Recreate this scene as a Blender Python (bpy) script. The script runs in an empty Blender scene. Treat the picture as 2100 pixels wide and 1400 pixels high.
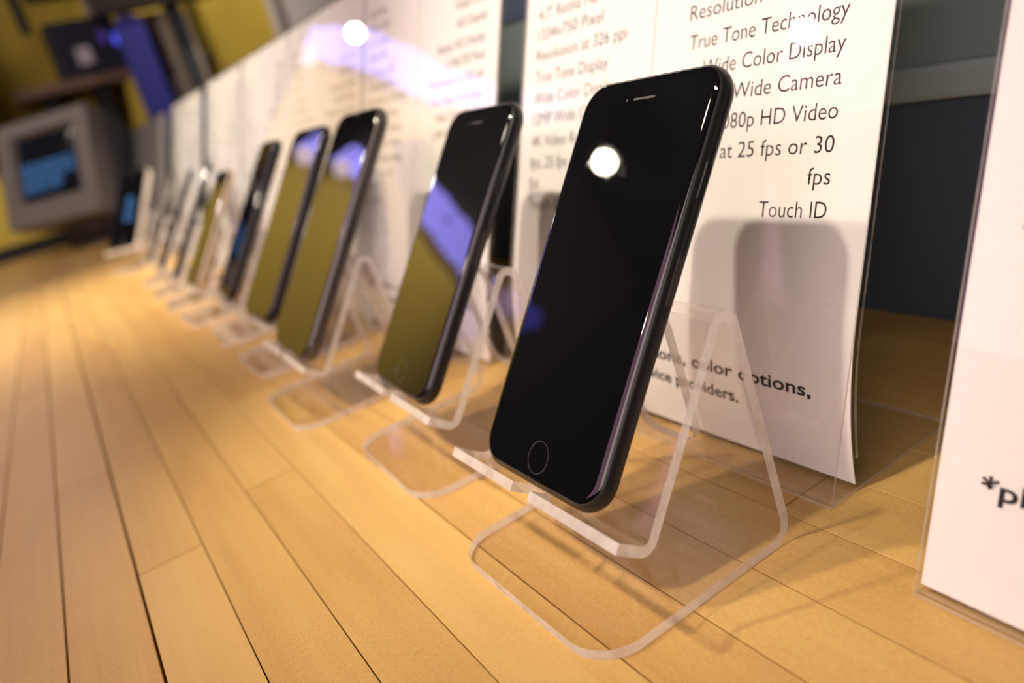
import bpy, bmesh, math, random
from mathutils import Vector, Matrix

# ---------------------------------------------------------------- set-up
scene = bpy.context.scene
COL = scene.collection
TABLE = 900.0            # counter top above the floor, mm


def W(x, y, z):
    """Millimetres, z measured from the counter top -> metres in the room."""
    return Vector((x, y, z + TABLE)) / 1000.0


# camera
cd = bpy.data.cameras.new('camera')
cam = bpy.data.objects.new('camera', cd)
COL.objects.link(cam)
R_ = Vector((0.8192782, -0.5175052, -0.2469244))
U_ = Vector((0.3755365, 0.1588462, 0.9130937))
F_ = Vector((0.4333078, 0.8408069, -0.3244813))
mw = Matrix((R_, U_, -F_)).transposed().to_4x4()
mw.translation = W(-95.07, -198.66, 158.77)
cam.matrix_world = mw
cd.sensor_width = 36.0
cd.lens = 27.2133
cd.clip_start = 0.01
cd.clip_end = 50
cd.dof.use_dof = True
cd.dof.focus_distance = 0.243
cd.dof.aperture_fstop = 5.8
scene.camera = cam

# world, view
world = bpy.data.worlds.new('world')
scene.world = world
world.use_nodes = True
bgn = world.node_tree.nodes['Background']
bgn.inputs[0].default_value = (0.9, 0.75, 0.8, 1)
bgn.inputs[1].default_value = 0.012
scene.view_settings.view_transform = 'Standard'
scene.view_settings.look = 'None'
scene.view_settings.gamma = 1.0
scene.view_settings.use_curve_mapping = False
scene.view_settings.exposure = 0.0
scene.cycles.transparent_max_bounces = 48


def area(name, loc, target, size, power, color):
    l = bpy.data.lights.new(name, 'AREA')
    l.shape = 'RECTANGLE'
    l.size, l.size_y = size
    l.energy = power
    l.color = color
    o = bpy.data.objects.new(name, l)
    COL.objects.link(o)
    o.location = W(*loc)
    d = W(*target) - W(*loc)
    o.rotation_euler = d.to_track_quat('-Z', 'Y').to_euler()
    return o


# added area fills, no lamp seen: soft showroom light, pink on left boards
area('room_fill', (-1400, -500, 950), (80, 300, 60), (1.4, 1.2), 20.5, (1.0, 0.80, 0.78))
area('aisle_fill', (-1000, 600, 700), (-140, 300, 0), (0.8, 0.8), 2.8, (1.0, 0.48, 0.72))

LAMP_L = 160.0           # radiance of the ceiling spot bulbs
LAMP_C = (1.0, 0.87, 0.69)


# ---------------------------------------------------------------- materials
def new_mat(name):
    m = bpy.data.materials.new(name)
    m.use_nodes = True
    nt = m.node_tree
    return m, nt, nt.nodes['Principled BSDF'], nt.nodes['Material Output']


def plain(name, col, rough=0.5, metal=0.0, spec=0.5, noise=0.06, scale=40.0, coat=0.0, ior=1.5):
    m, nt, b, out = new_mat(name)
    tc = nt.nodes.new('ShaderNodeTexCoord')
    n = nt.nodes.new('ShaderNodeTexNoise')
    n.inputs['Scale'].default_value = scale
    n.inputs['Detail'].default_value = 3
    nt.links.new(tc.outputs['Object'], n.inputs['Vector'])
    mix = nt.nodes.new('ShaderNodeMix')
    mix.data_type = 'RGBA'
    mix.inputs[6].default_value = tuple(c * (1 - noise) for c in col) + (1,)
    mix.inputs[7].default_value = tuple(min(1, c * (1 + noise)) for c in col) + (1,)
    nt.links.new(n.outputs['Fac'], mix.inputs[0])
    nt.links.new(mix.outputs[2], b.inputs['Base Color'])
    b.inputs['Roughness'].default_value = rough
    b.inputs['Metallic'].default_value = metal
    b.inputs['Specular IOR Level'].default_value = spec
    b.inputs['Coat Weight'].default_value = coat
    b.inputs['IOR'].default_value = ior
    return m


def glow(name, col, strength):
    m = bpy.data.materials.new(name)
    m.use_nodes = True
    nt = m.node_tree
    nt.nodes.clear()
    e = nt.nodes.new('ShaderNodeEmission')
    e.inputs[0].default_value = tuple(col) + (1,)
    e.inputs[1].default_value = strength
    o = nt.nodes.new('ShaderNodeOutputMaterial')
    nt.links.new(e.outputs[0], o.inputs[0])
    return m


def schlick(nt, f0):
    """Fresnel reflectance that is the same from either side of a sheet face."""
    g = nt.nodes.new('ShaderNodeNewGeometry')
    d = nt.nodes.new('ShaderNodeVectorMath'); d.operation = 'DOT_PRODUCT'
    nt.links.new(g.outputs['Normal'], d.inputs[0]); nt.links.new(g.outputs['Incoming'], d.inputs[1])
    a = nt.nodes.new('ShaderNodeMath'); a.operation = 'ABSOLUTE'
    nt.links.new(d.outputs['Value'], a.inputs[0])
    b = nt.nodes.new('ShaderNodeMath'); b.operation = 'SUBTRACT'; b.use_clamp = True
    b.inputs[0].default_value = 1.0
    nt.links.new(a.outputs[0], b.inputs[1])
    p = nt.nodes.new('ShaderNodeMath'); p.operation = 'POWER'
    nt.links.new(b.outputs[0], p.inputs[0]); p.inputs[1].default_value = 5.0
    m = nt.nodes.new('ShaderNodeMath'); m.operation = 'MULTIPLY_ADD'
    nt.links.new(p.outputs[0], m.inputs[0]); m.inputs[1].default_value = 1 - f0; m.inputs[2].default_value = f0
    return m


def clear_acrylic(name, tint, f0=0.04):
    """Broad polished faces of an acrylic sheet: clear, with Fresnel reflection."""
    m = bpy.data.materials.new(name)
    m.use_nodes = True
    nt = m.node_tree
    nt.nodes.clear()
    t = nt.nodes.new('ShaderNodeBsdfTransparent')
    t.inputs[0].default_value = tuple(tint) + (1,)
    g = nt.nodes.new('ShaderNodeBsdfGlossy')
    g.inputs['Roughness'].default_value = 0.02
    fr = schlick(nt, f0)
    mx = nt.nodes.new('ShaderNodeMixShader')
    o = nt.nodes.new('ShaderNodeOutputMaterial')
    nt.links.new(fr.outputs[0], mx.inputs[0])
    nt.links.new(t.outputs[0], mx.inputs[1])
    nt.links.new(g.outputs[0], mx.inputs[2])
    nt.links.new(mx.outputs[0], o.inputs[0])
    return m


def acrylic_edge(name, col, clear=0.5):
    """Sawn edge of the sheet: milky, half clear."""
    m = bpy.data.materials.new(name)
    m.use_nodes = True
    nt = m.node_tree
    nt.nodes.clear()
    t = nt.nodes.new('ShaderNodeBsdfTransparent')
    d = nt.nodes.new('ShaderNodeBsdfDiffuse')
    tr = nt.nodes.new('ShaderNodeBsdfTranslucent')
    g = nt.nodes.new('ShaderNodeBsdfGlossy')
    g.inputs['Roughness'].default_value = 0.12
    for n in (d, tr):
        n.inputs[0].default_value = tuple(col) + (1,)
    tc = nt.nodes.new('ShaderNodeTexCoord')
    nz = nt.nodes.new('ShaderNodeTexNoise')
    nz.inputs['Scale'].default_value = 140
    nt.links.new(tc.outputs['Object'], nz.inputs['Vector'])
    mr = nt.nodes.new('ShaderNodeMapRange')
    mr.inputs[1].default_value = 0.3
    mr.inputs[2].default_value = 0.7
    mr.inputs[3].default_value = 1 - clear - 0.12
    mr.inputs[4].default_value = 1 - clear + 0.12
    nt.links.new(nz.outputs['Fac'], mr.inputs[0])
    m1 = nt.nodes.new('ShaderNodeMixShader')
    m1.inputs[0].default_value = 0.5
    nt.links.new(d.outputs[0], m1.inputs[1])
    nt.links.new(tr.outputs[0], m1.inputs[2])
    m2 = nt.nodes.new('ShaderNodeMixShader')
    nt.links.new(mr.outputs[0], m2.inputs[0])
    nt.links.new(t.outputs[0], m2.inputs[1])
    nt.links.new(m1.outputs[0], m2.inputs[2])
    fr = schlick(nt, 0.04)
    m3 = nt.nodes.new('ShaderNodeMixShader')
    nt.links.new(fr.outputs[0], m3.inputs[0])
    nt.links.new(m2.outputs[0], m3.inputs[1])
    nt.links.new(g.outputs[0], m3.inputs[2])
    o = nt.nodes.new('ShaderNodeOutputMaterial')
    nt.links.new(m3.outputs[0], o.inputs[0])
    return m


def wood_mat():
    m, nt, b, out = new_mat('maple_boards')
    N = nt.nodes.new
    L = nt.links.new
    tc = N('ShaderNodeTexCoord')
    at = N('ShaderNodeAttribute')
    at.attribute_name = 'board'
    # long grain
    mp = N('ShaderNodeMapping')
    mp.inputs['Scale'].default_value = (220, 9, 220)
    L(tc.outputs['Object'], mp.inputs['Vector'])
    add = N('ShaderNodeVectorMath')
    add.operation = 'ADD'
    sc = N('ShaderNodeVectorMath')
    sc.operation = 'SCALE'
    sc.inputs['Scale'].default_value = 37.0
    L(at.outputs['Vector'], sc.inputs[0])
    L(mp.outputs[0], add.inputs[0])
    L(sc.outputs[0], add.inputs[1])
    g1 = N('ShaderNodeTexNoise')
    g1.inputs['Scale'].default_value = 1.0
    g1.inputs['Detail'].default_value = 5
    g1.inputs['Distortion'].default_value = 0.5
    L(add.outputs[0], g1.inputs['Vector'])
    # ray flecks of the maple
    mp2 = N('ShaderNodeMapping')
    mp2.inputs['Scale'].default_value = (1500, 500, 1500)
    L(tc.outputs['Object'], mp2.inputs['Vector'])
    g2 = N('ShaderNodeTexNoise')
    g2.inputs['Scale'].default_value = 1.0
    g2.inputs['Detail'].default_value = 2
    L(mp2.outputs[0], g2.inputs['Vector'])
    # broad blotches
    mp3 = N('ShaderNodeMapping')
    mp3.inputs['Scale'].default_value = (30, 8, 30)
    L(tc.outputs['Object'], mp3.inputs['Vector'])
    add3 = N('ShaderNodeVectorMath')
    add3.operation = 'ADD'
    L(mp3.outputs[0], add3.inputs[0])
    L(sc.outputs[0], add3.inputs[1])
    g3 = N('ShaderNodeTexNoise')
    g3.inputs['Scale'].default_value = 1.0
    L(add3.outputs[0], g3.inputs['Vector'])
    sep = N('ShaderNodeSeparateXYZ')
    L(at.outputs['Vector'], sep.inputs[0])

    def madd(a, ka, bb, kb, c0):
        x = N('ShaderNodeMath'); x.operation = 'MULTIPLY_ADD'
        L(a, x.inputs[0]); x.inputs[1].default_value = ka; x.inputs[2].default_value = c0
        y = N('ShaderNodeMath'); y.operation = 'MULTIPLY_ADD'
        L(bb, y.inputs[0]); y.inputs[1].default_value = kb
        L(x.outputs[0], y.inputs[2])
        return y.outputs[0]
    f = madd(g1.outputs['Fac'], 0.42, g2.outputs['Fac'], 0.62, -0.37)
    f2 = madd(g3.outputs['Fac'], 0.50, sep.outputs[0], 0.30, -0.12)
    s = N('ShaderNodeMath'); s.operation = 'ADD'
    L(f, s.inputs[0]); L(f2, s.inputs[1])
    cr = N('ShaderNodeValToRGB')
    e = cr.color_ramp.elements
    e[0].position = 0.0; e[0].color = (0.42, 0.218, 0.058, 1)
    e[1].position = 1.0; e[1].color = (0.67, 0.450, 0.158, 1)
    k = cr.color_ramp.elements.new(0.5); k.color = (0.57, 0.350, 0.106, 1)
    L(s.outputs[0], cr.inputs[0])
    L(cr.outputs[0], b.inputs['Base Color'])
    rr = N('ShaderNodeMapRange')
    rr.inputs[3].default_value = 0.34
    rr.inputs[4].default_value = 0.50
    L(g1.outputs['Fac'], rr.inputs[0])
    L(rr.outputs[0], b.inputs['Roughness'])
    b.inputs['Specular IOR Level'].default_value = 0.4
    bp = N('ShaderNodeBump')
    bp.inputs['Strength'].default_value = 0.10
    bp.inputs['Distance'].default_value = 0.0004
    L(g2.outputs['Fac'], bp.inputs['Height'])
    L(bp.outputs[0], b.inputs['Normal'])
    return m


def screen_mat():
    m, nt, b, out = new_mat('black_screen_glass')
    N = nt.nodes.new
    tc = N('ShaderNodeTexCoord')
    nz = N('ShaderNodeTexNoise')
    nz.inputs['Scale'].default_value = 90
    nz.inputs['Detail'].default_value = 6
    nt.links.new(tc.outputs['Object'], nz.inputs['Vector'])
    mr = N('ShaderNodeMapRange')
    mr.inputs[1].default_value = 0.60
    mr.inputs[2].default_value = 0.80
    mr.inputs[3].default_value = 0.015
    mr.inputs[4].default_value = 0.09
    nt.links.new(nz.outputs['Fac'], mr.inputs[0])
    nt.links.new(mr.outputs[0], b.inputs['Roughness'])
    b.inputs['Base Color'].default_value = (0.003, 0.003, 0.004, 1)
    b.inputs['IOR'].default_value = 1.68
    return m


M = {}
M['wood'] = wood_mat()
M['gap'] = plain('dark_board_joint', (0.045, 0.020, 0.008), 0.9)
M['screen'] = screen_mat()
M['black_metal'] = plain('black_anodised_metal', (0.009, 0.009, 0.010), 0.36, 0.0, 0.35)
M['grey_metal'] = plain('dark_grey_metal', (0.10, 0.09, 0.085), 0.32, 0.6, 0.5)
M['gold_metal'] = plain('pale_gold_metal', (0.62, 0.52, 0.34), 0.35, 0.5, 0.5)
M['white_metal'] = plain('pale_metal', (0.62, 0.58, 0.52), 0.35, 0.2, 0.5)
M['ring'] = plain('button_ring_metal', (0.22, 0.22, 0.23), 0.2, 0.9, 0.5)
M['slot'] = plain('dark_grille', (0.035, 0.030, 0.028), 0.6)
M['acrylic'] = clear_acrylic('clear_acrylic', (0.987, 0.981, 0.984))
M['acrylic_edge'] = acrylic_edge('acrylic_edge', (0.94, 0.91, 0.90), 0.30)
M['holder'] = clear_acrylic('clear_holder_plastic', (0.990, 0.987, 0.986))
M['holder_edge'] = acrylic_edge('holder_edge', (0.85, 0.80, 0.78), 0.55)
M['paper'] = plain('white_paper', (0.84, 0.82, 0.80), 0.7, 0, 0.2, 0.015, 300)
M['ink'] = plain('black_ink', (0.030, 0.026, 0.026), 0.6, 0, 0.2)
M['rule'] = plain('grey_rule_ink', (0.22, 0.21, 0.21), 0.6, 0, 0.2)
M['board'] = plain('slate_blue_paint', (0.085, 0.118, 0.165), 0.45, 0, 0.4, 0.05, 6)
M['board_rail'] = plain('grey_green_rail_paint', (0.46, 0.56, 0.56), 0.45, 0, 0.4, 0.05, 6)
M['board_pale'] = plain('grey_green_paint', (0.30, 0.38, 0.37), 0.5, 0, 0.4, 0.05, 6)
M['board_blue'] = plain('dull_blue_paint', (0.12, 0.16, 0.27), 0.5, 0, 0.4, 0.05, 6)
M['yellow'] = plain('yellow_paint', (0.72, 0.52, 0.080), 0.55, 0, 0.3, 0.04, 3)
M['white_wall'] = plain('pale_panel', (0.74, 0.70, 0.72), 0.6)
M['black'] = plain('matt_black', (0.010, 0.010, 0.011), 0.6)
M['dark'] = plain('dark_ceiling_paint', (0.020, 0.018, 0.020), 0.8)
M['floor'] = plain('dark_floor', (0.08, 0.06, 0.05), 0.6)
M['beige'] = plain('beige_plastic', (0.24, 0.21, 0.20), 0.5)
M['crt_side'] = plain('grey_monitor_back', (0.16, 0.16, 0.19), 0.5)
M['crt_glass'] = plain('dark_tube_glass', (0.012, 0.015, 0.022), 0.12)
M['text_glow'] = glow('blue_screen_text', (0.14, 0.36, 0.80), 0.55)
M['shelf_wood'] = plain('brown_shelf_board', (0.26, 0.15, 0.11), 0.5)
M['brown'] = plain('brown_laminate', (0.19, 0.135, 0.11), 0.55)
M['dark_brown'] = plain('dark_brown_laminate', (0.045, 0.032, 0.028), 0.6)
M['navy'] = plain('navy_plastic', (0.012, 0.013, 0.040), 0.5)
M['label'] = plain('pale_label', (0.70, 0.62, 0.70), 0.6)
M['blue_panel'] = plain('blue_fabric', (0.060, 0.068, 0.46), 0.7)
M['cream'] = plain('cream_strip', (0.70, 0.62, 0.50), 0.6)
M['slate'] = plain('slate_post', (0.085, 0.09, 0.11), 0.45)
M['mauve'] = plain('mauve_rod', (0.42, 0.32, 0.38), 0.5)
M['bulb'] = glow('warm_bulb', LAMP_C, LAMP_L)
M['weak_bulb'] = glow('weaker_warm_bulb', LAMP_C, LAMP_L)
M['led_bulb'] = glow('white_bulb', (1.0, 0.92, 0.85), 120.0)
M['dim_bulb'] = glow('dim_bulb', (1.0, 0.75, 0.85), 2.2)
M['blue_led'] = glow('blue_led_diffuser', (0.34, 0.29, 1.0), 4.4)
M['dim_led'] = glow('dim_blue_led_diffuser', (0.16, 0.15, 1.0), 1.1)
M['led_dot'] = glow('blue_indicator', (0.10, 0.12, 1.0), 1.2)
M['violet_dot'] = glow('violet_indicator', (0.25, 0.12, 0.9), 0.22)


# ---------------------------------------------------------------- mesh helpers
def obj(name, bm, mats, parent=None, smooth=False):
    me = bpy.data.meshes.new(name)
    bmesh.ops.recalc_face_normals(bm, faces=bm.faces[:])
    if smooth:
        for f in bm.faces:
            f.smooth = True
    bm.to_mesh(me)
    bm.free()
    for m in (mats if isinstance(mats, (list, tuple)) else [mats]):
        me.materials.append(m)
    o = bpy.data.objects.new(name, me)
    COL.objects.link(o)
    if parent:
        o.parent = parent
    if smooth:
        try:
            me.set_sharp_from_angle(angle=math.radians(38))
        except Exception:
            pass
    return o


def tag(o, label=None, cat=None, group=None, kind=None):
    if label: o['label'] = label
    if cat: o['category'] = cat
    if group: o['group'] = group
    if kind: o['kind'] = kind
    return o


def empty(name, mat):
    o = bpy.data.objects.new(name, None)
    o.empty_display_size = 0.03
    COL.objects.link(o)
    o.matrix_world = mat
    return o


def at(x, y, z, yaw=0.0):
    m = Matrix.Rotation(yaw, 4, 'Z')
    m.translation = W(x, y, z)
    return m


def box(bm, x0, x1, y0, y1, z0, z1, bev=0.0):
    """Box in millimetres (local)."""
    t = bmesh.new()
    bmesh.ops.create_cube(t, size=1.0)
    for v in t.verts:
        v.co = Vector(((x0 + x1) / 2 + v.co.x * (x1 - x0), (y0 + y1) / 2 + v.co.y * (y1 - y0),
                       (z0 + z1) / 2 + v.co.z * (z1 - z0))) / 1000
    if bev:
        bmesh.ops.bevel(t, geom=t.edges[:], offset=bev / 1000, segments=2, affect='EDGES', profile=0.6)
    merge(bm, t)
    return bm


def merge(bm, t):
    me = bpy.data.meshes.new('tmp')
    t.to_mesh(me)
    t.free()
    bm.from_mesh(me)
    bpy.data.meshes.remove(me)


def cyl(bm, p0, p1, r0, r1=None, seg=20):
    r1 = r0 if r1 is None else r1
    p0 = Vector(p0) / 1000; p1 = Vector(p1) / 1000
    d = p1 - p0
    t = bmesh.new()
    bmesh.ops.create_cone(t, cap_ends=True, segments=seg, radius1=r0 / 1000, radius2=r1 / 1000, depth=d.length)
    q = d.to_track_quat('Z', 'Y').to_matrix().to_4x4()
    q.translation = (p0 + p1) / 2
    bmesh.ops.transform(t, matrix=q, verts=t.verts)
    merge(bm, t)
    return bm


def sphere(bm, c, r, sx=1, sy=1, sz=1):
    t = bmesh.new()
    bmesh.ops.create_uvsphere(t, u_segments=24, v_segments=14, radius=r / 1000)
    for v in t.verts:
        v.co = Vector((v.co.x * sx, v.co.y * sy, v.co.z * sz)) + Vector(c) / 1000
    merge(bm, t)
    return bm


def rrect(w, h, r, n=10):
    """Rounded rectangle outline, centred in x, y from 0 to h."""
    pts = []
    for cx, cy, a0 in ((w / 2 - r, r, -90), (w / 2 - r, h - r, 0), (-w / 2 + r, h - r, 90), (-w / 2 + r, r, 180)):
        for i in range(n + 1):
            a = math.radians(a0 + 90 * i / n)
            pts.append((cx + r * math.cos(a), cy + r * math.sin(a)))
    return pts


def loft(bm, rings):
    """rings: list of equal-length lists of 3D points in mm; ends capped."""
    vs = [[bm.verts.new(Vector(p) / 1000) for p in ring] for ring in rings]
    n = len(vs[0])
    for a, b in zip(vs, vs[1:]):
        for i in range(n):
            j = (i + 1) % n
            bm.faces.new((a[i], a[j], b[j], b[i]))
    bm.faces.new(list(reversed(vs[0])))
    bm.faces.new(vs[-1])
    return bm


def inset_ring(w, h, r, ins, z):
    rr = max(r - ins, 0.3)
    return [(x, y + ins, z) for x, y in rrect(w - 2 * ins, h - 2 * ins, rr)]


# ---------------------------------------------------------------- the counter and the room
def struct(name, bm, m):
    o = obj(name, bm, m)
    o['kind'] = 'structure'
    return o


def Zt(b):       # shift a bmesh built with counter-top heights to room heights
    for v in b.verts:
        v.co.z += TABLE / 1000
    return b


struct('floor', box(bmesh.new(), -2600, 1500, -2300, 2950, -60, 0), M['floor'])
struct('ceiling', box(bmesh.new(), -2600, 1500, -2300, 2950, 2760, 2820), M['dark'])
struct('wall_back', box(bmesh.new(), -2500, 1500, 2880, 2950, 0, 2760), M['dark'])
struct('trim_1', box(bmesh.new(), -1250, 1400, 2800, 2879.5, 0, 1840), M['yellow'])
struct('trim_2', box(bmesh.new(), -1700, 1400, 2801, 2879.5, 1841, 2760), M['dark_brown'])
struct('trim_3', box(bmesh.new(), -192, -166, 2330, 2799, 1170, 2760), M['dark'])  # added unseen panel, keeps the nearby spotlight off the wall behind the monitor
struct('wall_left', box(bmesh.new(), -2600, -2500, -2300, 2950, 0, 2760), M['dark'])
struct('wall_front', box(bmesh.new(), -2500, 1500, -2300, -2200, 0, 2760), M['dark'])
struct('wall_right', box(bmesh.new(), 1400, 1500, -2200, 2880, 0, 2760), M['dark'])

# counter: boards with open joints over a dark core
random.seed(4)
seams = [-303, -275.5, -248, -220.5, -177, -149.6, -120.4, -92.4, -65.1, -39.2, -9.4, 17.2, 42.3, 70, 97.5, 125, 152.5, 180, 207.5, 233]
joints = {8: [178.5], 6: [145.0], 7: [415.0], 5: [300.0], 9: [330.0]}
bm = bmesh.new()
lay = bm.loops.layers.color.new('board') if False else None
rows = []
for i, (a, b_) in enumerate(zip(seams, seams[1:])):
    ys = [-700.0]
    fixed = sorted(joints.get(i, []))
    y = -700 + random.uniform(150, 500)
    while y < 2470:
        if all(abs(y - f) > 240 for f in fixed):
            if not (i in (6, 7, 8, 9, 10, 11, 12) and -260 < y < 170 and y not in fixed):
                ys.append(y)
        y += random.uniform(330, 760)
    ys = sorted(ys + fixed) + [2470.0]
    for c, d in zip(ys, ys[1:]):
        rows.append((a, b_, c, d))
gaps = {}
for s in seams:
    gaps[s] = random.choice([0.10, 0.14, 0.18])
gaps[-120.4] = 0.55; gaps[-149.6] = 0.42; gaps[-177] = 0.3; gaps[-65.1] = 0.22; gaps[-39.2] = 0.2
gaps[-92.4] = 0.2; gaps[-9.4] = 0.30; gaps[17.2] = 0.26; gaps[42.3] = 0.20
vals = []
for a, b_, c, d in rows:
    ga, gb = gaps[a], gaps[b_]
    t = bmesh.new()
    x0, x1, y0, y1 = a + ga, b_ - gb, c + 0.32, d - 0.32
    e = 0.12
    top = [(x0 + e, y0 + e, 0), (x1 - e, y0 + e, 0), (x1 - e, y1 - e, 0), (x0 + e, y1 - e, 0)]
    mid = [(x0, y0, -e), (x1, y0, -e), (x1, y1, -e), (x0, y1, -e)]
    low = [(x0, y0, -14), (x1, y0, -14), (x1, y1, -14), (x0, y1, -14)]
    loft(t, [low, mid, top])
    n0 = len(bm.faces)
    merge(bm, t)
    v = (random.random(), random.random(), random.random())
    vals += [v] * (len(bm.faces) - n0)
counter = empty('counter', at(0, 900, -900))
Zt(bm)
for v in bm.verts:
    v.co.y -= 0.9
me = bpy.data.meshes.new('board_top')
bm.normal_update()
bm.to_mesh(me)
bm.free()
att = me.attributes.new('board', 'FLOAT_VECTOR', 'FACE')
for i, v in enumerate(vals):
    att.data[i].vector = v
me.materials.append(M['wood'])
o = bpy.data.objects.new('board_top', me)
COL.objects.link(o); o.parent = counter
b = box(bmesh.new(), -303, 233, -1600, 1570, 858, 887)
obj('core', b, M['gap'], counter)
b = box(bmesh.new(), -303, 233, 1571, 1600, 850, 942, 4)
obj('end_edging', b, M['black'], counter)
b = box(bmesh.new(), -270, 220, -1550, 1540, 0, 857)
obj('base_cabinet', b, M['dark_brown'], counter)
tag(counter, 'long counter of golden maple boards with a black end edge, under all the phones', 'counter')

# low blue-grey backboard behind the signs: dark below, brightest strip, paler, then dull blue
bb = empty('backboard', at(242, 900, -900))
obj('lower_panel', box(bmesh.new(), -8, 9, -1600, 1570, 0, 1001), M['board'], bb)
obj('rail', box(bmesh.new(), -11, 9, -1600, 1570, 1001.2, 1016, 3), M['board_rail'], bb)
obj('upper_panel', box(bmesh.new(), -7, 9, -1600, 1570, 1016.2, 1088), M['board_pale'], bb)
obj('top_panel', box(bmesh.new(), -8, 9, -1600, 1570, 1088.2, 1146), M['board_blue'], bb)
tag(bb, 'low blue-grey painted backboard running along the rear of the maple counter', 'backboard')


# ---------------------------------------------------------------- phones
TILT = 0.632


def phone_matrix(x, y, z, tilt, yaw):
    m = Matrix(((0, math.sin(tilt), -math.cos(tilt)),
                (-1, 0, 0),
                (0, math.cos(tilt), math.sin(tilt)))).to_4x4()
    m = Matrix.Rotation(yaw, 4, 'Z') @ m
    m.translation = W(x, y, z)
    return m


def make_phone(label, x, y, z, yaw, w, h, th, r, body, button, tilt=TILT, group='phones on the clear stands', lens=False):
    root = empty('smartphone', phone_matrix(x, y, z, tilt, yaw))
    tag(root, label, 'phone', group)
    bm = bmesh.new()
    rings = []
    ed = 3.2
    n = 8
    for i in range(n + 1):
        a = -math.pi / 2 + math.pi * i / n
        ins = ed * (1 - math.cos(a) ** 0.8) if abs(math.cos(a)) > 1e-6 else ed
        rings.append(inset_ring(w, h, r, ins, -th / 2 + (th / 2 - 0.25) * math.sin(a)))
    loft(bm, rings)
    bd = obj('body', bm, body, root, True)
    # curved-edge glass
    bm = bmesh.new()
    g0 = 1.5
    loft(bm, [inset_ring(w, h, r, g0, -0.75), inset_ring(w, h, r, g0, -0.62), inset_ring(w, h, r, g0 + 0.25, -0.36),
              inset_ring(w, h, r, g0 + 0.75, -0.15), inset_ring(w, h, r, g0 + 1.5, -0.03), inset_ring(w, h, r, g0 + 2.2, 0.0), inset_ring(w, h, r, g0 + 2.8, 0.0)])
    gl = obj('front_glass', bm, M['screen'], root, True)
    gl['label'] = 'glossy black glass front'
    if button:
        bm = bmesh.new()
        cy = 9.4
        N = 40
        prof = [(5.45, 0.0), (5.40, 0.10), (5.15, 0.10), (5.08, 0.0)]
        vv = [[bm.verts.new(Vector((rr * math.cos(2 * math.pi * k / N), cy + rr * math.sin(2 * math.pi * k / N), zz)) / 1000)
               for rr, zz in prof] for k in range(N)]
        for k in range(N):
            for j in range(len(prof)):
                bm.faces.new((vv[k][j], vv[(k + 1) % N][j], vv[(k + 1) % N][(j + 1) % 4], vv[k][(j + 1) % 4]))
        hb = obj('home_button', bm, M['ring'], gl, True)
        hb['label'] = 'round home button ring'
        bm = bmesh.new()
        pts = rrect(10.4, 0.8, 0.39, 5)
        loft(bm, [[(px, h - 9.2 + py, 0.0) for px, py in pts], [(px, h - 9.2 + py, 0.05) for px, py in pts]])
        obj('earpiece', bm, M['slot'], gl)
        bm = bmesh.new()
        cyl(bm, (-8.6, h - 8.8, 0.0), (-8.6, h - 8.8, 0.05), 0.45, seg=16)
        obj('front_camera', bm, M['slot'], gl)
    else:
        bm = bmesh.new()
        pts = rrect(6.0, 0.8, 0.39, 5)
        loft(bm, [[(px, h - 3.6 + py, 0.0) for px, py in pts], [(px, h - 3.6 + py, 0.04) for px, py in pts]])
        obj('earpiece', bm, M['slot'], gl)
    # side button and card tray on the right edge, antenna lines round the frame
    bm = box(bmesh.new(), w / 2 - 0.35, w / 2 + 0.28, h * 0.70, h * 0.70 + (11 if button else 17), -th / 2 - 1.2, -th / 2 + 1.2, 0.22)
    obj('side_button', bm, body, bd)
    bm = box(bmesh.new(), w / 2 - 0.3, w / 2 + 0.03, h * 0.47, h * 0.47 + 15, -th / 2 - 1.0, -th / 2 + 1.0)
    obj('card_tray', bm, M['slot'], bd)
    for yy in ((h - 17.0, 15.0) if not button else ()):
        bm = bmesh.new()
        rr = []
        for q in (yy - 0.35, yy + 0.35):
            ring = []
            for i in range(n + 1):
                a = -math.pi / 2 + math.pi * i / n
                ring.append((w / 2 - ed * (1 - max(math.cos(a), 0) ** 0.8) + 0.025, q, -th / 2 + (th / 2 - 0.25) * math.sin(a)))
            ring += [(w / 2 - ed - 1, q, th * 0.3 - th / 2), (w / 2 - ed - 1, q, -th * 0.8)]
            rr.append(ring)
        loft(bm, rr)
        obj('antenna_band', bm, M['slot'] if body is not M['slot'] else M['black'], root)
    if lens:
        for k in (0, 1):
            bm = bmesh.new()
            cyl(bm, (-w / 2 + 9 + 11 * k, h - 9, -th), (-w / 2 + 9 + 11 * k, h - 9, -th - 1.4), 5.0, seg=24)
            obj('rear_lens', bm, M['gold_metal'], root)
    return root


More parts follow.
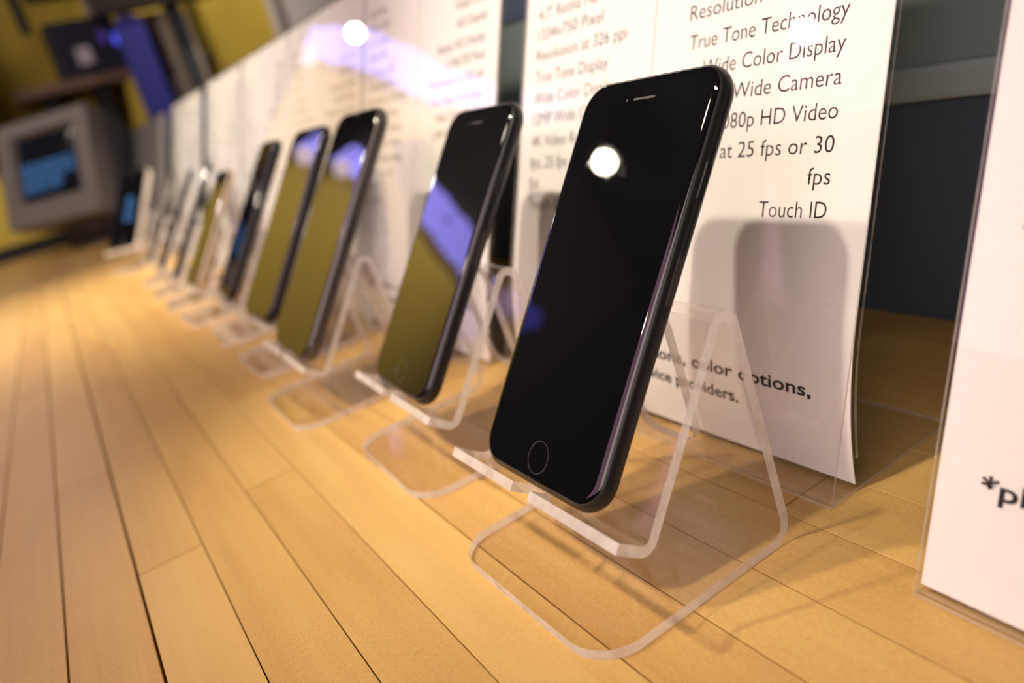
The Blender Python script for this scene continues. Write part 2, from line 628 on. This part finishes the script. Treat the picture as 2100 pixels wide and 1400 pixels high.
PH = [
    (0.0, 0.0, 0.005, 67.3, 138.4, 7.3, 11.0, 'black_metal', True, 'large glossy black phone nearest the camera, screen off, home button ring at its foot'),
    (7.7, 128.6, -0.040, 67.3, 138.4, 7.3, 11.0, 'black_metal', True, 'second black phone from the camera, home button, yellow and violet reflections on its screen'),
    (-5.8, 263.6, -0.018, 76.3, 152.3, 8.3, 13.0, 'grey_metal', False, 'third phone from the camera, dark grey metal frame and no home button'),
    (5.2, 392.3, 0.022, 73.4, 148.8, 7.9, 12.5, 'black_metal', False, 'fourth phone from the camera, black frame, violet patch reflected at the top of its screen'),
    (8.0, 527.0, -0.07, 71.0, 146.0, 8.0, 12.0, 'black_metal', False, 'fifth phone from the camera, black, thick-edged, with glints at its top corner'),
    (0.0, 650.0, 0.04, 58.6, 125.0, 7.6, 9.0, 'gold_metal', True, 'small pale gold framed phone, sixth from the camera, yellow reflection on its screen'),
    (2.0, 785.0, -0.16, 67.3, 138.4, 7.5, 10.0, 'black_metal', True, 'seventh phone from the camera, blurred and black-edged, before the dark gap between signs'),
    (4.0, 912.0, -0.20, 64.0, 132.0, 7.5, 10.0, 'black_metal', True, 'eighth phone from the camera, blurred black handset left of the dark gap between signs'),
    (4.0, 1045.0, -0.14, 64.0, 130.0, 7.5, 10.0, 'grey_metal', True, 'ninth phone from the camera, blurred grey-brown handset'),
    (-6.0, 1290.0, 0.60, 74.0, 148.0, 13.0, 10.0, 'white_metal', True, 'farthest phone, pale beige frame, with a blue glow on its dark screen'),
]
for i, (x, y, yaw, w, h, th, r, body, btn, lab) in enumerate(PH):
    k = th - 7.3 + 0.35          # thicker phones stand further out from the panel
    x += -0.807 * k * math.cos(yaw) + 0.2
    y += -0.807 * k * math.sin(yaw)
    ph = make_phone(lab, x, y, 34.0 + 0.591 * k + 0.3, yaw, w, h, th, r, M[body], btn)
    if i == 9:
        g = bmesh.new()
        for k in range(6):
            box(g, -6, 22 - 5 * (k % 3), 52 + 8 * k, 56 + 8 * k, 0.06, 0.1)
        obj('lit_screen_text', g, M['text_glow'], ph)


# ---------------------------------------------------------------- clear stands
def fillet(pts, radii, n=7):
    """Polyline with rounded corners -> list of (x, z)."""
    out = [pts[0]]
    for i in range(1, len(pts) - 1):
        p, a, b_ = Vector(pts[i]), Vector(pts[i - 1]), Vector(pts[i + 1])
        u = (a - p).normalized(); v = (b_ - p).normalized()
        ang = u.angle(v)
        r = radii[i]
        t = r / math.tan(ang / 2)
        c = p + (u + v).normalized() * (r / math.sin(ang / 2))
        s, e = p + u * t, p + v * t
        a0 = math.atan2(s.y - c.y, s.x - c.x); a1 = math.atan2(e.y - c.y, e.x - c.x)
        d = (a1 - a0 + math.pi) % (2 * math.pi) - math.pi
        for k in range(n + 1):
            q = a0 + d * k / n
            out.append((c.x + r * math.cos(q), c.y + r * math.sin(q)))
    out.append(pts[-1])
    return out


def ribbon(bm, line, th, left, right):
    """Bent sheet: centre line (x, z), thickness, y limits per station. Face material 0 broad, 1 edges."""
    n = len(line)
    L = [Vector(p) for p in line]
    rows = []
    for i in range(n):
        if i == 0: d = L[1] - L[0]
        elif i == n - 1: d = L[-1] - L[-2]
        else: d = (L[i + 1] - L[i]).normalized() + (L[i] - L[i - 1]).normalized()
        d.normalize()
        nn = Vector((-d.y, d.x))
        a = L[i] + nn * th / 2; b_ = L[i] - nn * th / 2
        yl, yr = left[i], right[i]
        rows.append([bm.verts.new(Vector(p) / 1000) for p in
                     ((a.x, yl, a.y), (a.x, yr, a.y), (b_.x, yr, b_.y), (b_.x, yl, b_.y))])
    for p, q in zip(rows, rows[1:]):
        for k, mi in ((0, 0), (1, 1), (2, 0), (3, 1)):
            f = bm.faces.new((p[k], p[(k + 1) % 4], q[(k + 1) % 4], q[k]))
            f.material_index = mi
    for rr in (rows[0], rows[-1]):
        f = bm.faces.new(rr); f.material_index = 1
    return bm


STAND_PTS = [(-17.5, 1.7), (59.5, 1.7), (50.4, 88.2), (6.4, 27.0), (-4.0, 34.6)]
STAND_R = [0, 6.5, 4.0, 4.0, 0]


def prism(pts, axis, a, b_):
    """Extruded outline; axis 'x' or 'z'. pts are (y, z) or (x, y)."""
    bm = bmesh.new()
    if axis == 'x':
        loft(bm, [[(a, p[0], p[1]) for p in pts], [(b_, p[0], p[1]) for p in pts]])
    else:
        loft(bm, [[(p[0], p[1], a) for p in pts], [(p[0], p[1], b_) for p in pts]])
    for f in bm.faces:
        f.material_index = 1
    return bm


def build_stand_mesh():
    line = fillet(STAND_PTS, STAND_R)
    n = len(line)
    left, right = [], []
    for i, (x, z) in enumerate(line):
        t = i / (n - 1)
        k = max(0.0, (t - 0.62) / 0.38)
        left.append(39.0 + 7.0 * k)
        right.append(-48.0 - 1.0 * k)
    bm = ribbon(bmesh.new(), line, 3.4, left, right)
    base = obj('sheet', bm, [M['acrylic'], M['acrylic_edge']])
    cutters = []
    r = 15.0
    for sgn, yc in ((1, 39.0), (-1, -48.0)):
        cx, cy = -17.5 + r, yc - sgn * r
        pts = [(-19.5, yc + sgn * 2), ]
        arc = []
        for k in range(11):
            a = math.radians(180 - 90 * k / 10)
            arc.append((cx + r * math.cos(a), cy + sgn * r * math.sin(a)))
        pts = [(-20.5, cy)] + arc + [(cx, yc + sgn * 3), (-20.5, yc + sgn * 3)]
        cutters.append(prism(pts, 'z', -3, 8))
    # cable window in the rear panel and notch in the ledge
    win = [(x - 4.5, y) for x, y in rrect(28, 52, 8, 6)]
    cutters.append(prism([(a, b_ + 27) for a, b_ in win], 'x', 42, 75))
    cutters.append(prism([(-5 + 0, 24.0), (5, 24.0), (5, 45), (-5, 45)], 'x', -12, 3.0))
    tmp = []
    for c in cutters:
        co = obj('cutter', c, [M['acrylic'], M['acrylic_edge']])
        tmp.append(co)
        md = base.modifiers.new('cut', 'BOOLEAN')
        md.operation = 'DIFFERENCE'; md.solver = 'EXACT'; md.object = co
    dg = bpy.context.evaluated_depsgraph_get()
    dg.update()
    me = bpy.data.meshes.new_from_object(base.evaluated_get(dg))
    me.name = 'sheet'
    for co in tmp + [base]:
        m_ = co.data
        bpy.data.objects.remove(co)
        bpy.data.meshes.remove(m_)
    return me


stand_me = build_stand_mesh()
NTH = ['nearest', 'second', 'third', 'fourth', 'fifth', 'sixth', 'seventh', 'eighth', 'ninth', 'farthest']
SLAB = ['clear acrylic stand under the large black phone nearest the camera',
        'clear acrylic stand under the second black phone with the yellow reflection',
        'clear acrylic stand under the third phone with the grey frame',
        'clear acrylic stand under the fourth phone with the violet patch on top',
        'clear acrylic stand under the fifth phone, the one with glints at its top corner',
        'clear acrylic stand under the small pale gold phone',
        'clear acrylic stand under the blurred seventh phone from the camera',
        'clear acrylic stand under the blurred eighth phone from the camera',
        'clear acrylic stand under the blurred ninth phone from the camera',
        'clear acrylic stand under the farthest pale framed phone']
SYAW = [0.005, -0.035, -0.018, 0.022, -0.07, 0.04, -0.16, -0.20, -0.14, 0.60]
for i, p in enumerate(PH):
    o = bpy.data.objects.new('phone_stand', stand_me)
    COL.objects.link(o)
    o.matrix_world = at(p[0], p[1], 0, SYAW[i])
    tag(o, SLAB[i], 'stand', 'clear phone stands')


# ---------------------------------------------------------------- sign holders and printed sheets
LEAN = 0.359
TL = math.tan(LEAN)
FONT = None


def glyphs(text, size, bold=False):
    cu = bpy.data.curves.new('t', 'FONT')
    cu.body = text
    cu.size = size
    cu.resolution_u = 3
    cu.offset = (0.022 if bold else -0.007) * size
    ob = bpy.data.objects.new('t', cu)
    COL.objects.link(ob)
    dg = bpy.context.evaluated_depsgraph_get()
    dg.update()
    me = bpy.data.meshes.new_from_object(ob.evaluated_get(dg))
    bpy.data.objects.remove(ob)
    bpy.data.curves.remove(cu)
    return me


def span(text, size, bold):
    me = glyphs(text, size, bold)
    xs = [v.co.x for v in me.vertices]
    bpy.data.meshes.remove(me)
    return max(xs) - min(xs)


def add_text(bm, text, x, y, size, width=None, align='L', bold=False, stretch=1.0):
    if isinstance(width, tuple):          # (part of the text, its printed width)
        stretch = width[1] / span(width[0], size, bold)
        width = None
    me = glyphs(text, size, bold)
    xs = [v.co.x for v in me.vertices]
    if not xs: return
    x0, x1 = min(xs), max(xs)
    k = stretch if width is None else width / (x1 - x0)
    wd = (x1 - x0) * k
    ox = x if align == 'L' else x - wd
    for v in me.vertices:
        v.co.x = ox + (v.co.x - x0) * k
        v.co.y = y + v.co.y
    bm.from_mesh(me)
    bpy.data.meshes.remove(me)


LEFT = {188.5: '4.7" Retina HD', 178.8: '1334x750 Pixel', 168.8: 'Resolution at 326 ppi', 158.0: 'True Tone Display',
        147.6: 'Wide Color Display', 137.4: '12MP Wide Camera', 126.4: '4K Video Recording', 115.6: 'fps, 25 fps or 30', 105.6: 'fps', 94.8: 'Touch ID'}
RIGHT = {189.0: 'Retina HD Display', 179.0: '1334x750 Pixel', 168.8: 'Resolution at 326 ppi', 157.6: 'True Tone Technology', 147.2: 'Wide Color Display',
         136.8: '12MP Wide Camera', 126.2: '1080p HD Video', 115.5: 'at 25 fps or 30', 105.2: 'fps', 94.2: 'Touch ID'}
WID_L = {178.8: 54, 168.8: 72, 158.0: 60}
WID_R = {168.8: 72, 157.6: 71, 94.2: 28.3, 105.2: 9.0, 126.2: ('HD Video', 31.5), 136.8: ('Camera', 25.4), 147.2: ('Color Display', 43.0), 115.5: ('25 fps or 30', 40.8)}
UPPER = [(199.5, 'Retina HD', 'HD Display'), (210, '4.7" Display', 'Wide Color'), (220.5, 'Wide Color', 'True Tone'), (231, 'HD Video', 'HD Video')]
SIGN_W, SIGN_V = 210.0, 261.0


def sign_text(width, full):
    bl, br, bm = bmesh.new(), bmesh.new(), bmesh.new()
    S = 8.2
    for v, s in LEFT.items():
        add_text(bl, s, 11.5, v - 1.2, S, WID_L.get(v))
    for v, s in RIGHT.items():
        add_text(br, s, width - 15.9, v - 1.2, S, WID_R.get(v), 'R')
    if full:
        for v, a, b_ in UPPER:
            add_text(bl, a, 11.5, v, S)
            add_text(br, b_, width - 15.0, v, S, None, 'R')
    add_text(bm, '*please ask for configurations, color options,', 11.5, 31.8, 7.2, 183.0, 'L', True)
    add_text(bm, 'availability, and service providers.', 48.0, 21.6, 7.2, 113.5, 'L', True)
    return bl, br, bm


def sheet_curve(curl, v):
    """Distance of the sheet behind the holder front at height v up the slope."""
    s = max(0.0, (62.0 - v) / 62.0)
    return 0.95 + curl * s * s


def sheet_point(curl, u, v, lift=0.0):
    """Local point of the sheet: it bulges back horizontally near its foot."""
    d = sheet_curve(curl, v) - 0.95
    return Vector((u, v + d * math.sin(LEAN), -0.95 - d * math.cos(LEAN) + lift))


def make_sign(y_left, width, x0, curl, hl, sl, full, yaw=0.0, text=True):
    yc = y_left - width / 2
    root = empty('sign_holder', at(x0, yc, 0, yaw))
    tag(root, hl, 'sign holder', 'clear sign holders')
    hw = width / 2 + 0.25
    zt = (SIGN_V + 3) * math.cos(LEAN)
    T = 1.0
    # front panel
    bm = ribbon(bmesh.new(), [(0.9, 1.8), (0.9 + zt * TL, zt)], T, [hw] * 2, [-hw] * 2)
    obj('front_panel', bm, [M['holder'], M['holder_edge']], root)
    bm = ribbon(bmesh.new(), [(-0.2, 0.9), (67, 0.9)], T, [hw] * 2, [-hw] * 2)
    obj('base_plate', bm, [M['holder'], M['holder_edge']], root)
    # rear panel follows the sheet, folded over at the top
    c, s = math.cos(LEAN), math.sin(LEAN)

    def pos(v, off):
        return (0.9 + v * s + 2.85 * c + (off - 2.85), v * c - 2.85 * s + 1.0)
    line = [pos(v, sheet_curve(curl, v) + 1.9) for v in [13 + k * 5 for k in range(11)] + [90, 150, 210, SIGN_V + 2]]
    bm = ribbon(bmesh.new(), line, 1.2, [hw] * len(line), [-hw] * len(line))
    obj('rear_panel', bm, [M['holder'], M['holder_edge']], root)
    # printed sheet: a thing of its own
    m = Matrix(((0, math.sin(LEAN), -math.cos(LEAN)), (-1, 0, 0), (0, math.cos(LEAN), math.sin(LEAN)))).to_4x4()
    m = Matrix.Rotation(yaw, 4, 'Z') @ m
    off = Matrix.Rotation(yaw, 3, 'Z') @ Vector((0.9, width / 2, 1.0))
    m.translation = W(x0 + off.x, yc + off.y, 1.0)
    sh = empty('printed_sheet', m)
    tag(sh, sl, 'sheet', 'printed sheets in the sign holders')
    bm = bmesh.new()
    vs = [2.1 + 3.0 * k for k in range(21)] + [90, 140, 200, SIGN_V]
    ring = []
    for v in vs:
        ring.append([sheet_point(curl, u, v, w) for u, w in ((0.3, 0), (width - 0.3, 0), (width - 0.3, -0.45), (0.3, -0.45))])
    loft(bm, ring)
    paper = obj('paper', bm, M['paper'], sh)
    if text:
        for nm, bm, lab in zip(('left_column_text', 'right_column_text', 'footnote_text'), sign_text(width, full),
                               ('left column of printed lettering', 'right column of printed lettering', 'bold printed footnote')):
            for v in bm.verts:
                v.co = sheet_point(curl, v.co.x, v.co.y, 0.06) / 1000
            t = obj(nm, bm, M['ink'], paper)
            t['label'] = lab
        bm = box(bmesh.new(), width / 2 - 3.6, width / 2 - 3.2, 45, SIGN_V - 6, -0.93, -0.88)
        obj('column_rule', bm, M['rule'], paper)
    return root


SIGNS = [
    (-89.0, 210, 57.0, 0.3, 'clear sign holder at the far right, front corner cut by the frame', 'white sheet at the far right edge, showing only the start of its bold footnote', False, -0.03),
    (162, 210, 79.8, 12.0, 'clear sign holder behind the nearest phone, its base plate reaching back', 'white sheet of large specification lines behind the nearest phone, curling at the foot', False, 0),
    (400, 210, 79.8, 6.0, 'clear sign holder behind the second and third phones, left of the blue-grey gap', 'white specification sheet with the violet glare across it, behind the second and third phones', True, 0),
    (613, 210, 79.8, 6.0, 'clear sign holder behind the fourth and fifth phones', 'blurred white specification sheet behind the fourth and fifth phones', True, 0),
    (826, 210, 79.8, 6.0, 'clear sign holder behind the small gold phone', 'blurred white specification sheet behind the small gold phone', True, 0),
    (1052, 213, 79.8, 6.0, 'clear sign holder just right of the narrow dark gap in the far row', 'blurred white sheet just right of the narrow dark gap in the far row', True, 0),
    (1400, 290, 79.8, 6.0, 'clear sign holder between the two dark gaps in the far row', 'wide blurred pinkish sheet between the two dark gaps in the far row', True, 0),
    (1780, 270, 79.8, 6.0, 'clear sign holder left of the far blue gap', 'blurred lavender sheet just left of the far blue gap', True, 0),
    (2060, 270, 79.8, 6.0, 'clear sign holder at the far end of the row beside the old monitor', 'blurred lavender sheet at the far end of the row beside the old monitor', True, 0),
]
for yl, wd, x0, curl, hl, sl, full, yaw in SIGNS:
    make_sign(yl, wd, x0, curl, hl, sl, full, yaw)


# ---------------------------------------------------------------- old monitor at the end of the counter
def monitor():
    yaw, pit, wd = 0.789, 0.342, 303.6
    ht = wd * 0.9
    cx, cy, cz = -49.6, 2150.0, 214.0
    # local: x right, y up, z out of the screen
    r = Vector((math.cos(yaw), -math.sin(yaw), 0))
    n = Vector((-math.sin(yaw) * math.cos(pit), -math.cos(yaw) * math.cos(pit), math.sin(pit)))
    u = n.cross(r)
    back = -n
    basec = Vector((cx, cy, 0)) + Vector((back.x, back.y, 0)) * 120
    root = empty('computer_monitor', at(basec.x, basec.y, 0, 0))
    tag(root, 'old beige tube monitor with blue text, at the far end of the counter', 'monitor')
    m = Matrix((r, u, n)).transposed().to_4x4()
    m.translation = W(cx, cy, cz)
    rel = root.matrix_world.inverted() @ m

    def put(o):
        o.parent = root
        o.matrix_local = rel
        return o

    def rr(w, h, z, rad=12):
        return [(x, y - h / 2, z) for x, y in rrect(w, h, rad, 5)]
    bm = bmesh.new()
    sw, sh_ = wd * 0.70, ht * 0.66
    lift = 12
    out0 = rr(wd, ht, -60); out1 = rr(wd, ht, -4); out2 = rr(wd - 8, ht - 8, 0)
    in1 = [(x, y + lift, 0) for x, y, z in rr(sw, sh_, 0, 10)]
    in2 = [(x, y + lift, -14) for x, y, z in rr(sw - 16, sh_ - 16, -14, 10)]
    loft(bm, [out0, out1, out2, in1, in2])
    b_ = put(obj('bezel', bm, M['beige']))
    bm = bmesh.new()
    rings = [[(x, y + lift, z) for x, y, z in rr((sw - 14) * k, (sh_ - 14) * k, -13.5 + zz, 10 * k)] for k, zz in ((1, 0), (0.85, 2.5), (0.6, 4.5), (0.3, 5.5))]
    loft(bm, rings)
    s_ = put(obj('screen', bm, M['crt_glass'], None, True))
    bm = bmesh.new()
    random.seed(9)
    for k in range(7):
        y = 8 + lift - 11.0 * k
        x = -sw / 2 + 22
        lim = (sw / 2 - 26) if k < 4 else (sw / 2 - 70)
        while x < lim:
            l = random.uniform(14, 38)
            box(bm, x, min(x + l, lim + 8), y - 2.3, y + 2.3, -6.6, -6.2)
            x += l + random.uniform(3, 7)
    obj('screen_text', bm, M['text_glow'], s_)
    bm = bmesh.new()
    loft(bm, [rr(wd - 6, ht - 6, -61), rr(wd - 14, ht - 14, -110), rr(wd * 0.72, ht * 0.70, -230), rr(wd * 0.6, ht * 0.56, -300)])
    put(obj('rear_housing', bm, M['crt_side']))
    bm = bmesh.new()
    cyl(bm, (0, 0, 0), (0, 0, 14), 105, 100, 32)
    cyl(bm, (0, 0, 14), (0, 0, 34), 78, 90, 32)
    cyl(bm, (0, 0, 34), (0, 0, 74), 92, 96, 32)
    obj('swivel_base', bm, M['dark_brown'], root)
    return root


monitor()


# ---------------------------------------------------------------- things at the far end of the room
def thing_box(name, label, cat, parts, loc):
    """parts: (name, material, (x0,x1,y0,y1,z0,z1), bevel); coordinates relative to loc."""
    root = empty(name, at(*loc))
    tag(root, label, cat)
    for nm, m, d, bev in parts:
        obj(nm, box(bmesh.new(), *d, bev), m, root)
    return root


thing_box('wall_shelf', 'brown wall shelf above the old monitor on black brackets', 'shelf',
          [('shelf_board', M['shelf_wood'], (-165, 165, -100, 99, 0, 28), 3),
           ('bracket', M['black'], (-95, -60, -60, 99, -150, -0.5), 2),
           ('bracket', M['black'], (55, 95, -60, 99, -260, -0.5), 2)], (128, 2700, 424))
thing_box('desktop_computer', 'dark navy computer case with a pale label standing on the brown wall shelf', 'computer',
          [('case', M['navy'], (-98, 98, -80, 90, 0, 165), 6),
           ('front_label', M['label'], (-38, 6, -83, -80.3, 34, 84), 1),
           ('indicator_light', M['violet_dot'], (44, 62, -83, -80.3, 82, 118), 1),
           ('indicator_light', M['led_dot'], (80, 98, -83, -80.3, 72, 104), 1)], (205, 2690, 452.5))
bm = bmesh.new()
pts = [(x, z) for x, z in rrect(86, 330, 38, 8)]
loft(bm, [[(x, -14, z) for x, z in pts], [(x, 14, z) for x, z in pts]])
root = empty('blue_panel', at(334, 2560, 262))
tag(root, 'tall round-topped blue fabric panel right of the navy computer', 'panel')
obj('fabric_face', bm, M['blue_panel'], root)
obj('support_post', box(bmesh.new(), -12, 12, 14.5, 34, -1162, 250), M['black'], root)
thing_box('storage_cabinet', 'tall brown cabinet with a cream front strip standing behind the far sheets', 'cabinet',
          [('carcass', M['brown'], (-40, 40, 0, 100, -900, 600), 2),
           ('cream_strip', M['cream'], (8, 38, -6, -0.5, -900, 575), 1),
           ('white_card', M['white_wall'], (-16, 12, -5, -0.5, 318, 400), 1)], (420, 2640, 0))
thing_box('display_post', 'dark slate upright post with pale edges rising behind the far sheets', 'post',
          [('post', M['slate'], (-27, 20, -20, 20, -900, 640), 2),
           ('edge_strip', M['cream'], (20.5, 31, -24, 14, -900, 575), 1)], (484, 2600, 0))
thing_box('ceiling_rack', 'dark brown horizontal rack at the top left above the blue panel', 'rack',
          [('beam', M['dark_brown'], (-190, 175, -30, 30, 0, 90), 4),
           ('hanger', M['black'], (-15, 15, -15, 15, 90.5, 1257), 0),
           ('hanger', M['black'], (120, 150, -15, 15, 90.5, 1257), 0)], (440, 2560, 602))
thing_box('hanging_rod', 'short mauve rod hanging over the navy computer', 'rod',
          [('rod', M['mauve'], (-9, 9, -9, 9, 0, 1247), 2)], (246, 2585, 612))
thing_box('hanging_case', 'black case hanging above the shelf at the top left', 'case',
          [('case', M['black'], (-70, 82, -25, 25, 0, 260), 10), ('rod', M['black'], (-112, -84, -14, 14, -78, 320), 3),
           ('hanger', M['black'], (-8, 8, -8, 8, 260.5, 1190), 0), ('bar', M['black'], (-84.5, -69, -10, 10, 130, 170), 0)], (158, 2560, 668))
bm = bmesh.new()
cyl(bm, (0, 0, 0), (0, -22, 0), 24, 20, 24)
cyl(bm, (0, -22, 0), (0, -30, 0), 10, 8, 16)
o = obj('wall_hook', bm, M['mauve'])
o.matrix_world = at(580, 2799.5, 445)
tag(o, 'small round grey hook on the yellow wall right of the slate post', 'hook')
thing_box('white_wall_panel', 'pale lavender panel with a grey-brown side stripe on the yellow wall', 'panel',
          [('panel_face', M['white_wall'], (0, 520, -12, 0, 0, 900), 2), ('side_stripe', M['brown'], (26, 56, -16, -12.4, 0, 640), 1)], (842, 2799.5, 400))

# ---------------------------------------------------------------- lamps of the room
def spot_lamp(x, y, z, label, aim=None, power=60.0, cone=30.0, mat=None):
    root = empty('ceiling_spotlight', at(x, y, z))
    tag(root, label, 'lamp', 'ceiling spotlights')
    bm = bmesh.new()
    cyl(bm, (0, 0, 22), (0, 0, 150), 52, 44, 28)
    obj('housing', bm, M['black'], root)
    bm = bmesh.new()
    cyl(bm, (0, 0, 150), (0, 0, 1858 - z), 9, 9, 12)
    obj('stem', bm, M['black'], root)
    bm = bmesh.new()
    sphere(bm, (0, 0, 0), 37)
    obj('bulb', bm, mat or M['bulb'], root, True)
    if aim:
        l = bpy.data.lights.new('spot_beam', 'SPOT')
        l.energy = power
        l.color = LAMP_C
        l.spot_size = math.radians(cone)
        l.spot_blend = 1.0
        l.shadow_soft_size = 0.038
        lo = bpy.data.objects.new('spot_beam', l)
        COL.objects.link(lo)
        d = W(*aim) - W(x, y, z)
        lo.rotation_euler = d.to_track_quat('-Z', 'Y').to_euler()
        lo.location = W(x, y, z) + d.normalized() * 0.041
        lo.parent = root
        lo.matrix_parent_inverse = root.matrix_world.inverted()


spot_lamp(-680, 200, 1650, 'black ceiling spotlight with warm bulb left of the nearest phone', (105, 120, 105), 98, 20)
spot_lamp(-680, 745, 1650, 'black ceiling spotlight with warm bulb left of the sixth phone', (105, 120, 105), 80, 21)
spot_lamp(-760, 1420, 1650, 'black ceiling spotlight with warm bulb halfway down the counter', (125, 930, 150), 120, 34)
spot_lamp(-846, 2262, 1650, 'black ceiling spotlight with warm bulb near the yellow wall', (-600, 2800, 450), 85, 52)
spot_lamp(-1786, 1917, 1650, 'black ceiling spotlight with warm bulb out over the aisle', (130, 1060, 150), 430, 27)
spot_lamp(560, 2150, 1650, 'black ceiling spotlight with warm bulb behind the backboard', (640, 2800, 450), 42, 50)  # added: no lamp seen there, brightens the right part of the yellow wall


def blob_strip(path, half, depth, m, seed):
    """Lumpy rounded strip along a path of (x, z) on the wall, facing the counter."""
    random.seed(seed)
    bm = bmesh.new()
    top, bot = [], []
    n = len(path)
    for i, (x, z) in enumerate(path):
        a = path[max(i - 1, 0)]; b_ = path[min(i + 1, n - 1)]
        d = Vector((b_[0] - a[0], b_[1] - a[1])).normalized()
        nn = Vector((-d.y, d.x))
        k = half * math.sin(math.pi * (i + 0.35) / (n - 0.3)) ** 0.35 * random.uniform(0.86, 1.14)
        top.append((x + nn.x * k, z + nn.y * k)); bot.append((x - nn.x * k, z - nn.y * k))
    ring = top + list(reversed(bot))
    c = [sum(p[0] for p in ring) / len(ring), sum(p[1] for p in ring) / len(ring)]
    loft(bm, [[(x, 0, z) for x, z in ring], [(x, -depth, z) for x, z in ring]])
    return bm


def strip_lamp(label, path, half, m, seed, dots):
    root = empty('strip_light', at(path[0][0], 2796, path[0][1]))
    tag(root, label, 'lamp')
    rel = [(x - path[0][0], z - path[0][1]) for x, z in path]
    obj('diffuser', blob_strip(rel, half, 30, m, seed), m, root)
    for k, (x, z) in enumerate(dots):
        bm = bmesh.new()
        cyl(bm, (x - path[0][0], -30.5, z - path[0][1]), (x - path[0][0], -40, z - path[0][1]), 11, 11, 14)
        obj('screw', bm, M['black'], root)


def interp(pts, n):
    out = []
    for i in range(n):
        t = i / (n - 1) * (len(pts) - 1)
        k = min(int(t), len(pts) - 2)
        f = t - k
        out.append((pts[k][0] * (1 - f) + pts[k + 1][0] * f, pts[k][1] * (1 - f) + pts[k + 1][1] * f))
    return out


strip_lamp('wide lumpy blue-violet light strip along the top of the yellow wall', interp([(-190, 850), (-330, 915), (-500, 985), (-650, 1000), (-810, 1005), (-960, 1060), (-1090, 1110)], 34), 72, M['blue_led'], 3,
           [(-455, 985), (-600, 1005), (-270, 905)])
strip_lamp('dimmer blue light strip at the left end, high above the aisle', interp([(-1120, 1110), (-1300, 1165), (-1450, 1290)], 14), 70, M['dim_led'], 5, [(-1260, 1150)])


def globe(x, y, z, label, mat):
    root = empty('wall_lamp', at(x, y, z))
    tag(root, label, 'lamp')
    obj('bulb', sphere(bmesh.new(), (0, 0, 0), 34), mat, root, True)
    bm = bmesh.new()
    cyl(bm, (0, 34, 0), (0, 2799 - y, 0), 14, 18, 16)
    obj('arm', bm, M['black'], root)



globe(-282, 2690, 822, 'small dim pinkish bulb on the yellow wall below the violet strip', M['dim_bulb'])
root = empty('pendant_lamp', at(-338, 2400, 887))
tag(root, 'small white pendant bulb on a long black cord above the counter', 'lamp')
obj('bulb', sphere(bmesh.new(), (0, 0, 0), 23), M['led_bulb'], root, True)
obj('socket', cyl(bmesh.new(), (0, 0, 17), (0, 0, 60), 17, 12, 18), M['black'], root)
obj('cord', cyl(bmesh.new(), (0, 0, 60), (0, 0, 972), 2.5, 2.5, 8), M['black'], root)
